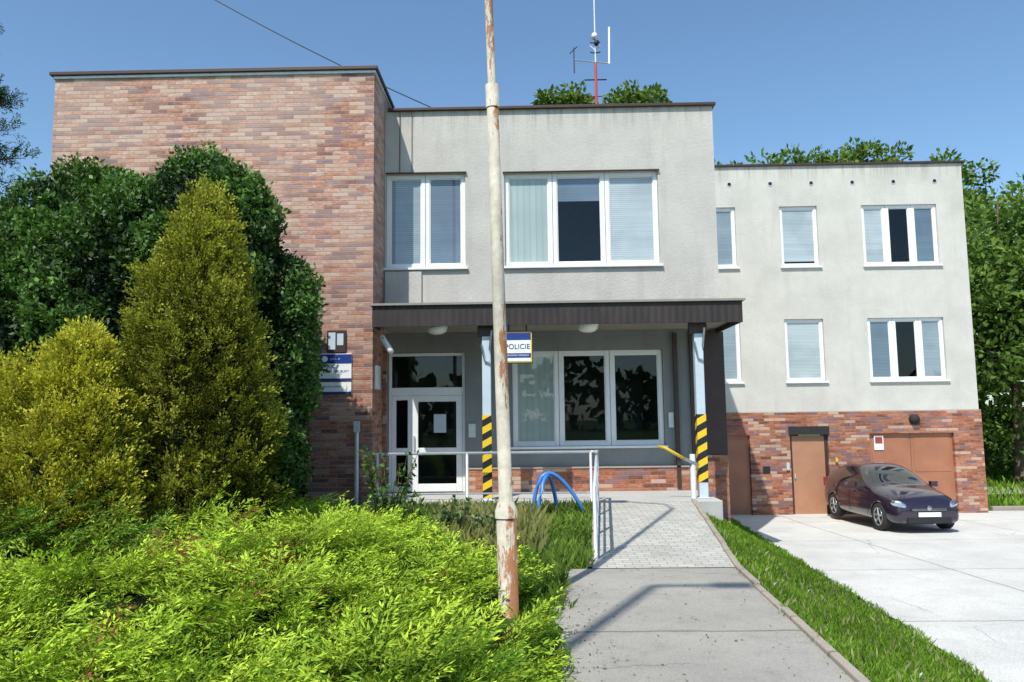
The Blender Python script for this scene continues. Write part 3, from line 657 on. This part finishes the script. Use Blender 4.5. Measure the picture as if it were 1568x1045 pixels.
FR=[frond(i,flat=.4,nt=16,nl=3,wid=.034,curl=.10+.03*i) for i in range(6)]
FR2=[frond(20+i,flat=.9,nt=9,nl=3,wid=.07) for i in range(4)]
def leafclump(seed,n=20,ll=.36,wd=.21):
    r=np.random.default_rng(seed); d=unit(r.normal(0,1,(n,3))+np.array([.9,0,.2])); p=r.normal(0,.26,(n,3)); s=unit(np.cross(d,r.normal(0,1,(n,3))))
    return leaf_quads(p,d,s,r.uniform(.6,1.3,n)*ll,wd*r.uniform(.7,1.2,n)),.6+.75*r.random(n)
LC=[leafclump(i) for i in range(6)]
def bush(name,cx,cy,rx,ry,h,n,col,col2,size,seed,tm,z0=0.,amp=.16,power=2.6,freq=1.9,shape='dome',upb=.35,par=None,K=70,cl=.16,rc=.55,mat=None):
    own=par is None
    if own: par=empty(name,(0,0,0))
    r=np.random.default_rng(seed)
    def cprof(u): return np.maximum(0,(1-u))**.6*(.62+.38*np.minimum(1,u*3.2))*1.12
    def surf(n):
        th=r.uniform(0,2*math.pi,n)
        if shape=='dome':
            v=unit(r.normal(0,1,(n,3))); v[:,2]=np.abs(v[:,2]); m=r.random(n)<.5; uu=np.where(m,.55*r.random(n),0)
            rad=np.where(m,1,np.sqrt(v[:,0]**2+v[:,1]**2)); zz=np.where(m,uu,.55+.45*v[:,2])
            th=np.where(m,th,np.arctan2(v[:,1],v[:,0])); rr=rad*np.where(m,.88+.12*np.minimum(1,uu*4),1)
        else: zz=r.random(n)**.9; rr=cprof(zz)
        return np.stack([np.cos(th)*rr*rx,np.sin(th)*rr*ry,zz*h],1),zz
    q,zz=surf(n); cen,_=surf(K); rk=rc*r.uniform(.6,1.25,K)
    b=np.zeros(n)
    for c,rr_ in zip(cen,rk):
        dd=np.linalg.norm((q-c)*np.array([1,1,.8]),axis=1)/rr_; b=np.maximum(b,np.sqrt(np.clip(1-dd**2,0,1))*(rr_/rc)**.5)
    lp=lumps(q,seed,freq); lp2=lumps(q,seed+5,freq*3)
    f=1+amp*lp+cl*(b-.65)+.04*lp2
    dep=r.random(n)**2*.15-.05*(r.random(n)<.06)
    q2=q.copy(); q2[:,0]*=f-dep; q2[:,1]*=f-dep
    top=np.clip((zz-.5)*2,0,1)
    q2[:,2]=q[:,2]*(1+top*(.04*lp+cl*.45*(b-.65)-dep*.4))
    nrm=unit(np.stack([q[:,0]/rx**2,q[:,1]/ry**2,np.maximum(0,(zz-.5))*1.6/h*2 if shape=='dome' else np.full(n,.12)],1))
    xd=unit(nrm+np.array([0,0,upb])+r.normal(0,.5,(n,3)))
    up=unit(r.normal(0,.6,(n,3))+np.array([0,0,1.]))
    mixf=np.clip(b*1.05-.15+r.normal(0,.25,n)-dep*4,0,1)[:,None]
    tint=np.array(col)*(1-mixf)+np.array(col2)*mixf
    sc=size*r.uniform(.65,1.4,n)
    scatter('leaves',tm,q2+np.array([cx,cy,z0]),xd,up,sc,tint,par,mat)
    nu,nv=22,14; V=[];F=[]
    for i in range(nv+1):
        w=i/nv
        for j in range(nu):
            a=2*math.pi*j/nu
            if shape=='dome':
                rad=1 if w<.5 else math.sqrt(max(0,1-((w-.5)/.5)**2)); z=w*h*.92
            else: rad=float(cprof(w)); z=w*h*.88
            pt=np.array([math.cos(a)*rad*rx,math.sin(a)*rad*ry,z]); k=.74+amp*float(lumps(pt[None],seed,freq)[0])
            V.append((cx+pt[0]*k,cy+pt[1]*k,z0+z))
    for i in range(nv):
        for j in range(nu): F.append((i*nu+j,i*nu+(j+1)%nu,(i+1)*nu+(j+1)%nu,(i+1)*nu+j))
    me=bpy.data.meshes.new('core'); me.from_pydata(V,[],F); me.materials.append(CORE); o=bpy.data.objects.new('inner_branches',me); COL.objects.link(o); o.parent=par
    return par
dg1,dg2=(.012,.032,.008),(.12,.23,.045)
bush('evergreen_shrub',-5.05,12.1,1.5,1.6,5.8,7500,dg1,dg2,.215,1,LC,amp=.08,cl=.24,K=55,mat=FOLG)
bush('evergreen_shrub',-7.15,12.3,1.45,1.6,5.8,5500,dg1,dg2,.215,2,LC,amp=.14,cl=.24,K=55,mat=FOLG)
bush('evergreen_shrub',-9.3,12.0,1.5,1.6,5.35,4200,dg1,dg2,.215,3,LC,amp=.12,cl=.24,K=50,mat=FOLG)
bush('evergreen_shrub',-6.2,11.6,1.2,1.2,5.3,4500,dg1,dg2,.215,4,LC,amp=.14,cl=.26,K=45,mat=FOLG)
y1,y2=(.07,.08,.012),(.40,.40,.06)
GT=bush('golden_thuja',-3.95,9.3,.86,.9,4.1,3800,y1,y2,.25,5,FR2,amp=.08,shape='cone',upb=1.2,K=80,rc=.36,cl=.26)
for dx,dy,rx_,h_,s_ in [(-.45,-.3,.42,3.35,51),(.38,-.35,.45,3.2,52),(.0,-.5,.45,2.7,53),(.55,-.1,.36,2.5,54),(-.62,-.1,.34,2.5,55),(.2,.1,.34,3.8,56)]:
    bush('',-3.95+dx,9.3+dy,rx_,rx_,h_,650,y1,y2,.24,s_,FR2,amp=.1,shape='cone',upb=1.2,K=26,rc=.33,cl=.25,par=GT)
y3,y4=(.12,.13,.012),(.60,.56,.07)
GT=bush('golden_thuja',-4.80,8.2,.72,.8,2.5,2500,y3,y4,.24,6,FR2,amp=.10,shape='cone',upb=1.2,K=50,rc=.33,cl=.26)
for dx,dy,rx_,h_,s_ in [(-.4,-.3,.38,2.1,61),(.36,-.35,.38,1.85,62),(.0,-.6,.4,1.6,63)]:
    bush('',-4.80+dx,8.2+dy,rx_,rx_,h_,460,y3,y4,.24,s_,FR2,amp=.1,shape='cone',upb=1.2,K=20,rc=.3,cl=.25,par=GT)
GT=bush('golden_thuja',-6.0,8.6,.9,.9,2.2,2600,(.10,.12,.012),(.52,.52,.06),.25,7,FR2,amp=.10,shape='cone',upb=1.2,K=50,rc=.35,cl=.26)
for dx,dy,rx_,h_,s_ in [(-.4,-.4,.42,1.95,71),(.45,-.45,.42,1.85,72)]:
    bush('',-6.0+dx,8.6+dy,rx_,rx_,h_,460,(.10,.12,.012),(.52,.52,.06),.24,s_,FR2,amp=.1,shape='cone',upb=1.2,K=20,rc=.3,cl=.25,par=GT)
# ---- spreading juniper bed
r=np.random.default_rng(5)
mounds=[(-3.3,4.4,1.5,.60),(-1.9,4.0,1.3,.44),(-.85,4.3,.95,.34),(-.6,5.6,.9,.24),(-1.9,5.6,1.35,.54),(-3.4,6.0,1.5,.72),(-2.4,7.4,1.5,.66),(-1.0,7.2,.95,.34),(-3.8,8.0,1.4,.8),(-2.3,9.2,1.4,.60),(-.7,8.2,.75,.24),(-5.0,5.2,1.5,.8),(-1.1,3.0,1.0,.34),(-2.6,2.9,1.3,.46),(-3.6,10.2,1.4,.68),(-.05,6.3,.3,.12),(-4.45,6.9,1.15,.98),(-5.6,6.6,1.1,1.05)]
DK={16,17}
def hj(x,y):
    z=np.zeros_like(x)
    for a,b,R_,h in mounds:
        d2=((x-a)**2+(y-b)**2)/R_**2; z=np.maximum(z,h*np.sqrt(np.clip(1-d2,0,1)))
    return z
P=[];Dn=[];SC=[];TI=[]
for k_,(a,b,R_,h) in enumerate(mounds):
    n=int(320*R_*R_)+60
    rr=np.sqrt(r.random(n))*R_; th=r.uniform(0,2*math.pi,n)
    x=a+rr*np.cos(th); y=b+rr*np.sin(th); top=hj(x,y); own=h*np.sqrt(np.clip(1-(rr/R_)**2,0,1))
    keep=(own>top-.10)&(x<.02+.06*np.sin(y*5)+.04*np.maximum(0,y-5))&~((np.abs(x+.18)<.30)&(y>5.9)&(y<7.1)); x,y,rr,th,own=x[keep],y[keep],rr[keep],th[keep],own[keep]; n=len(x)
    lay=np.floor(r.random(n)*3)/3; z=own*(.55+.48*lay+.06*r.random(n))+.13*lumps(np.stack([x,y,own],1),k_+50,4.)*own/h-.05
    el=.42-.5*(rr/R_)+r.normal(0,.15,n); az=th+r.normal(0,.5,n)
    d=np.stack([np.cos(az)*np.cos(el),np.sin(az)*np.cos(el),np.sin(el)],1)
    s_=r.uniform(.22,.50,n); over=x+d[:,0]*s_-.22; s_=np.where(over>0,np.maximum(.12,s_-over),s_)
    P.append(np.stack([x,y,np.maximum(z,.03)],1)); Dn.append(d); SC.append(s_)
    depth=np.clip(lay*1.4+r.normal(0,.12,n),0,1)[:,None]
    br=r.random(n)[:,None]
    t=np.array([.08,.17,.018])*(1-depth)+np.array([.44,.60,.065])*depth  # lower sprays darker, upper ones brighter: shade inside the bed painted as tint
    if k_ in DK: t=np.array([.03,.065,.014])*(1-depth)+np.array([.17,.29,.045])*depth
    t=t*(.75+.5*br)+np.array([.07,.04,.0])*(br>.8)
    dead=(((x+2.2)**2+((y-6.7)*.7)**2)<.04)|(((x+3.05)**2+((y-6.2)*.7)**2)<.015)|(r.random(n)<.012)
    t[dead]=np.array([.22,.095,.045])
    TI.append(t)
P=np.concatenate(P);Dn=np.concatenate(Dn);SC=np.concatenate(SC);TI=np.concatenate(TI)
JB=empty('spreading_juniper')
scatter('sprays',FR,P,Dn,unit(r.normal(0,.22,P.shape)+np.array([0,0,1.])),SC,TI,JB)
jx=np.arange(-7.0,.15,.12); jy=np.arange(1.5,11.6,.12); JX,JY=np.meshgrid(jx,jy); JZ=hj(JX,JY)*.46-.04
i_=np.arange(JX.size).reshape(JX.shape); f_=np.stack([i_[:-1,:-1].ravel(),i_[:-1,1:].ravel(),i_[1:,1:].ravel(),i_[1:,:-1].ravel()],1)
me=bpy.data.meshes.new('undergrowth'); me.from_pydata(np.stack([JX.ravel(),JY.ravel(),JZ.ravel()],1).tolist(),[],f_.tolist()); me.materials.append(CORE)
o=bpy.data.objects.new('undergrowth',me); COL.objects.link(o); o.parent=JB
# ---- grass blades
def blades(x,y,hmin,hmax,w,c1,c2,lean=.35):
    n=len(x); z=H(x,y)-.01; h=r.uniform(hmin,hmax,n); d=unit(np.stack([r.normal(0,lean,n),r.normal(0,lean,n),np.ones(n)],1))
    a=r.uniform(0,math.pi*2,n); s=np.stack([np.cos(a),np.sin(a),np.zeros(n)],1)
    p=np.stack([x,y,z],1); V=np.stack([p-s*w*.5,p+s*w*.5,p+d*h[:,None]*.6+s*w*.35,p+d*h[:,None]+np.stack([r.normal(0,.15,n),r.normal(0,.15,n),np.zeros(n)],1)*h[:,None]],1)
    m=r.random(n)[:,None]; return V,np.array(c1)*(1-m)+np.array(c2)*m
Vs=[];Cs=[]
def add(n,x0,x1,y0,y1,cond,*a,**k):
    x=r.uniform(x0,x1,n);y=r.uniform(y0,y1,n);m=cond(x,y); V,c=blades(x[m],y[m],*a,**k)
    pn=lumps(np.stack([x[m],y[m],x[m]*0],1),77,2.2)[:,None]; Vs.append(V);Cs.append(c*(1+.3*pn))
strip=lambda x,y:(x>kx(y)+.06+.03*np.sin(y*6))&(x<ex(y)+.04*np.sin(y*5)+.03)
g1,g2=(.075,.16,.018),(.24,.39,.05)
add(85000,2.0,5.0,3.,9.,strip,.03,.075,.007,g1,g2)
add(55000,2.2,5.6,9.,21,strip,.04,.09,.012,g1,g2)
add(1500,2.0,5.0,3.,12.,strip,.05,.13,.02,(.25,.25,.12),(.4,.38,.2))
add(130,2.0,5.0,3.,9.,strip,.06,.10,.03,(.7,.7,.68),(.8,.8,.78),lean=1.)
lawn=lambda x,y:(x>-1.6)&(x<np.where(y<8.95,.30+.045*np.maximum(0,y-6),.72+.11*(y-8.95))-.03)
add(26000,-1.6,1.3,7.3,13.45,lawn,.07,.22,.012,(.07,.14,.022),(.22,.32,.06))
add(6000,-3.,1.3,12.6,13.45,lambda x,y:x<1.1,.1,.3,.015,(.06,.11,.02),(.17,.22,.06))
add(2500,-1.3,.3,9.5,12.5,lambda x,y:x<.2,.2,.42,.012,(.16,.2,.05),(.34,.32,.13),lean=.2)
add(7000,-.1,.6,3.0,8.95,lambda x,y:x<.22+.05*np.maximum(0,y-6)+.12*np.sin(y*9)**2*np.sin(y*3.7),.03,.12,.008,g1,g2)
add(1600,2.0,2.4,3.0,8.9,lambda x,y:(x<kx(y)+.01)&(x>kx(y)-.04*np.sin(y*8)**2-.01),.015,.05,.008,g1,g2)
add(14000,13,40,22.7,40,lambda x,y:x>0,.15,.4,.05,g1,g2)
V=np.concatenate(Vs);C_=np.concatenate(Cs); mesh_quads('grass',V,np.clip(C_,0.005,1))
n=420; x=np.where(r.random(n)<.6,.25+np.abs(r.normal(0,.22,n)),r.uniform(.3,2.1,n)); y=r.uniform(3.5,8.9,n); a=r.uniform(0,6.28,n)
p=np.stack([x,y,np.full(n,.010)],1); dd=np.stack([np.cos(a),np.sin(a),r.uniform(0,.25,n)],1); sd=np.stack([-np.sin(a),np.cos(a),r.normal(0,.2,n)],1)
mesh_quads('fallen_leaves',leaf_quads(p,dd,sd,r.uniform(.012,.04,n),r.uniform(.006,.018,n)),np.array([.10,.06,.03])*r.uniform(.5,1.8,(n,1)))
def weed(name,cx,cy,z0,h,n,seed,col=(.05,.11,.03)):
    rr=np.random.default_rng(seed); par=empty(name); m_=MB(); VV=[];CC=[]
    for i in range(n):
        a=rr.uniform(0,6.28); L=h*rr.uniform(.6,1.1); tip=np.array([cx+math.cos(a)*L*.35,cy+math.sin(a)*L*.3,z0+L]); b=np.array([cx+rr.normal(0,.08),cy+rr.normal(0,.08),z0])
        m_.tube([tuple(b),tuple((b+tip)/2+np.array([0,0,.06])),tuple(tip)],[.008,.006,.003],BARK,5)
        k=26; t=rr.uniform(.2,1.,k); p=b+(tip-b)*t[:,None]; d=unit(rr.normal(0,1,(k,3))+np.array([0,0,.2])); s=unit(np.cross(d,rr.normal(0,1,(k,3))+np.array([0,0,2.])))
        VV.append(leaf_quads(p,d,s,rr.uniform(.06,.11,k),np.full(k,.045))); CC.append(np.array(col)*rr.uniform(.7,1.7,(k,1)))
    m_.obj('stems',par); mesh_quads('leaves',np.concatenate(VV),np.concatenate(CC),par)
weed('rose_bush',-1.95,11.0,0.05,1.2,22,3,(.07,.14,.035)); weed('rose_bush',-1.6,10.2,0.,.75,14,4,(.08,.16,.03)); weed('nettle_clump',-1.0,10.6,0.,.6,24,6,(.12,.17,.07)); weed('nettle_clump',-.55,10.2,0.,.5,22,9,(.13,.18,.08))
# ---- trees
def tree(name,cx,cy,z0,h,cr,ch,nl,seed,c1=(.02,.05,.01),c2=(.07,.13,.02),leaf=.3,trunk=.22,ncl=60):
    rr=np.random.default_rng(seed); par=empty(name); m_=MB()
    cz=z0+h-ch/2
    m_.tube([(cx,cy,z0-.2),(cx+.15,cy,z0+h*.3),(cx-.1,cy+.1,z0+h*.6),(cx,cy,z0+h*.9)],[trunk,trunk*.75,trunk*.45,trunk*.12],BARK,10)
    v=unit(rr.normal(0,1,(ncl,3)))*rr.random((ncl,1))**.4*np.array([cr,cr,ch/2])*.85; cen=v+np.array([cx,cy,cz])
    for i in range(0,ncl,3):
        c=cen[i]; s=np.array([cx,cy,z0+h*.3+(c[2]-z0-h*.3)*.4]); s[2]=max(z0+h*.2,min(s[2],c[2]))
        mid=(s+c)/2+np.array([0,0,.1*h*.3]); m_.tube([tuple(s),tuple(mid),tuple(c)],[trunk*.32,trunk*.2,trunk*.05],BARK,6)
    m_.obj('trunk',par,smooth=True)
    k=nl//ncl; rad=cr*.27*rr.uniform(.7,1.4,ncl)
    d=unit(rr.normal(0,1,(ncl,k,3))); p=cen[:,None,:]+d*rad[:,None,None]*rr.random((ncl,k,1))**.35*np.array([1,1,.75])
    p=p.reshape(-1,3); dd=d.reshape(-1,3); n=len(p); ld=unit(dd+rr.normal(0,.7,(n,3))); s=unit(np.cross(ld,rr.normal(0,1,(n,3))))
    V=leaf_quads(p,ld,s,leaf*rr.uniform(.7,1.3,n),np.full(n,leaf*.55)); m=np.clip(.5+.4*dd[:,2:3]+rr.normal(0,.2,(n,1)),0,1)
    mesh_quads('leaves',V,np.array(c1)*(1-m)+np.array(c2)*m,par)
a1,a2=(.04,.08,.02),(.18,.28,.06)
tr=[(19.3,31,12.7,4.2,12.2,61,17000),(24.5,34,14.5,4.8,13,62,12000),(22.5,41,16,5,14,63,9000),(18.2,40,13.5,4.,12.5,64,9000)]
for x,y,h,cr,ch,sd,nl in tr: tree('linden_tree',x,y,-1,h,cr,ch,nl,sd,ncl=110,c1=a1,c2=a2,leaf=.30)
for x,y,h,cr,sd in [(13.6,42,17.9,3.2,71),(10.9,42,17.6,2.8,72),(17.0,42,17.7,2.6,73),(20.3,44,18.9,2.8,74),(24.2,44,18.0,3.0,75)]: tree('ash_tree',x,y,-1,h,cr,7,5500,sd,c1=a1,c2=a2,ncl=44,leaf=.32)
for x,y,h,cr,sd in [(1.3,36,19.6,2.3,81),(5.5,36,19.1,2.4,82),(3.2,41,20.0,1.8,83)]: tree('ash_tree',x,y,-1,h,cr,7,5500,sd,c1=(.05,.09,.02),c2=(.16,.24,.05),ncl=36,leaf=.3)
def hedge(name,x0,x1,y,z0,h,n,seed):
    rr=np.random.default_rng(seed); x=rr.uniform(x0,x1,n); p=np.stack([x,y+rr.normal(0,.9,n),z0+h*(.85+.25*np.sin(x*1.1)+.12*np.sin(x*3.3))*rr.random(n)**.7],1)
    d=unit(rr.normal(0,1,(n,3))+np.array([0,-.5,.5])); s=unit(np.cross(d,rr.normal(0,1,(n,3)))); m=rr.random((n,1))
    mesh_quads(name,leaf_quads(p,d,s,.3*rr.uniform(.6,1.2,n),np.full(n,.15)),np.array((.06,.10,.02))*(1-m)+np.array((.2,.28,.07))*m)
hedge('hedge',13.5,45,33.5,-1,2.8,15000,91)
def treeline(name,n,seed):
    rr=np.random.default_rng(seed); a=rr.uniform(0,2*math.pi,n); R_=rr.uniform(75,92,n); h=8+3*np.sin(a*7)+2*np.sin(a*17+1)+1.5*np.sin(a*41)
    p=np.stack([np.cos(a)*R_,np.sin(a)*R_,-1.5+h*rr.random(n)**.6],1); d=unit(rr.normal(0,1,(n,3))); s=unit(np.cross(d,rr.normal(0,1,(n,3)))); m=rr.random((n,1))
    mesh_quads(name,leaf_quads(p,d,s,2.2*rr.uniform(.6,1.2,n),np.full(n,1.4)),np.array((.025,.055,.012))*(1-m)+np.array((.07,.12,.03))*m)
treeline('distant_treeline',12000,95)
def pine(name,cx,cy,h,R_,seed):
    rr=np.random.default_rng(seed); par=empty(name); m_=MB(); m_.tube([(cx,cy,-.2),(cx,cy,h)],[.2,.03],BARK,8); P=[];D_=[];Sx=[]
    for i in range(70):
        z=h*(.2+.78*rr.random()); L=R_*(1-(z/h))**.6*rr.uniform(.7,1.1)+.2; a=rr.uniform(0,6.28); d=np.array([math.cos(a),math.sin(a),.15]); b=np.array([cx,cy,z])
        m_.tube([tuple(b),tuple(b+d*L)],[.035,.008],BARK,5)
        k=26; t=rr.uniform(.3,1.05,k); P.append(b+d*L*t[:,None]+rr.normal(0,.07,(k,3))); D_.append(unit(d+rr.normal(0,.6,(k,3))+np.array([0,0,.3]))); Sx.append(np.full(k,.3))
    m_.obj('trunk',par); P=np.concatenate(P);D_=np.concatenate(D_);n=len(P)
    scatter('needles',FR2,P,D_,unit(rr.normal(0,.5,(n,3))+np.array([0,0,1.])),np.concatenate(Sx),np.tile(np.array([.05,.09,.03]),(n,1))*rr.uniform(.6,1.4,(n,1)),par)
pine('pine_tree',-12.75,16.5,11.2,2.5,31)
tree('plum_tree',-14.3,19,0,7.6,2.6,5,5000,33,c1=(.05,.035,.015),c2=(.13,.08,.03),leaf=.16)
# ---------------------------------------------------------------- light
d=Vector((.47,1.,-1.5)).normalized()
L=bpy.data.lights.new('sun','SUN'); L.energy=5.0; L.angle=math.radians(.5); L.color=(1.,.965,.90)
lo_=bpy.data.objects.new('sun',L); COL.objects.link(lo_); lo_.rotation_euler=d.to_track_quat('-Z','Y').to_euler(); lo_.location=(-10,-20,30)
W=bpy.data.worlds.new("World"); S.world=W; W.use_nodes=True; nt=W.node_tree; bg=nt.nodes['Background']
sk=nt.nodes.new('ShaderNodeTexSky'); sk.sky_type='NISHITA'; sk.sun_disc=False; sk.sun_elevation=math.radians(53.6); sk.sun_rotation=math.radians(205)
sk.air_density=1.; sk.dust_density=.8; sk.ozone_density=1.
mx=nt.nodes.new('ShaderNodeMix'); mx.data_type='RGBA'; mx.blend_type='MULTIPLY'; mx.inputs[0].default_value=1.; mx.inputs[7].default_value=(.92,1.12,1.20,1)
nt.links.new(sk.outputs[0],mx.inputs[6]); nt.links.new(mx.outputs[2],bg.inputs[0]); bg.inputs[1].default_value=.15
# ---------------------------------------------------------------- camera
cd=bpy.data.cameras.new('camera'); cam=bpy.data.objects.new('camera',cd); COL.objects.link(cam); S.camera=cam
R=Matrix.Rotation(math.radians(1.0),3,'Z')@Matrix.Rotation(math.pi/2+math.radians(5.8),3,'X')@Matrix.Rotation(math.radians(-.7),3,'Z')
M=R.to_4x4(); M.translation=Vector((0,0,1.7)); cam.matrix_world=M
cd.sensor_width=36; cd.lens=1180*36/1568; cd.clip_start=.05; cd.clip_end=3000
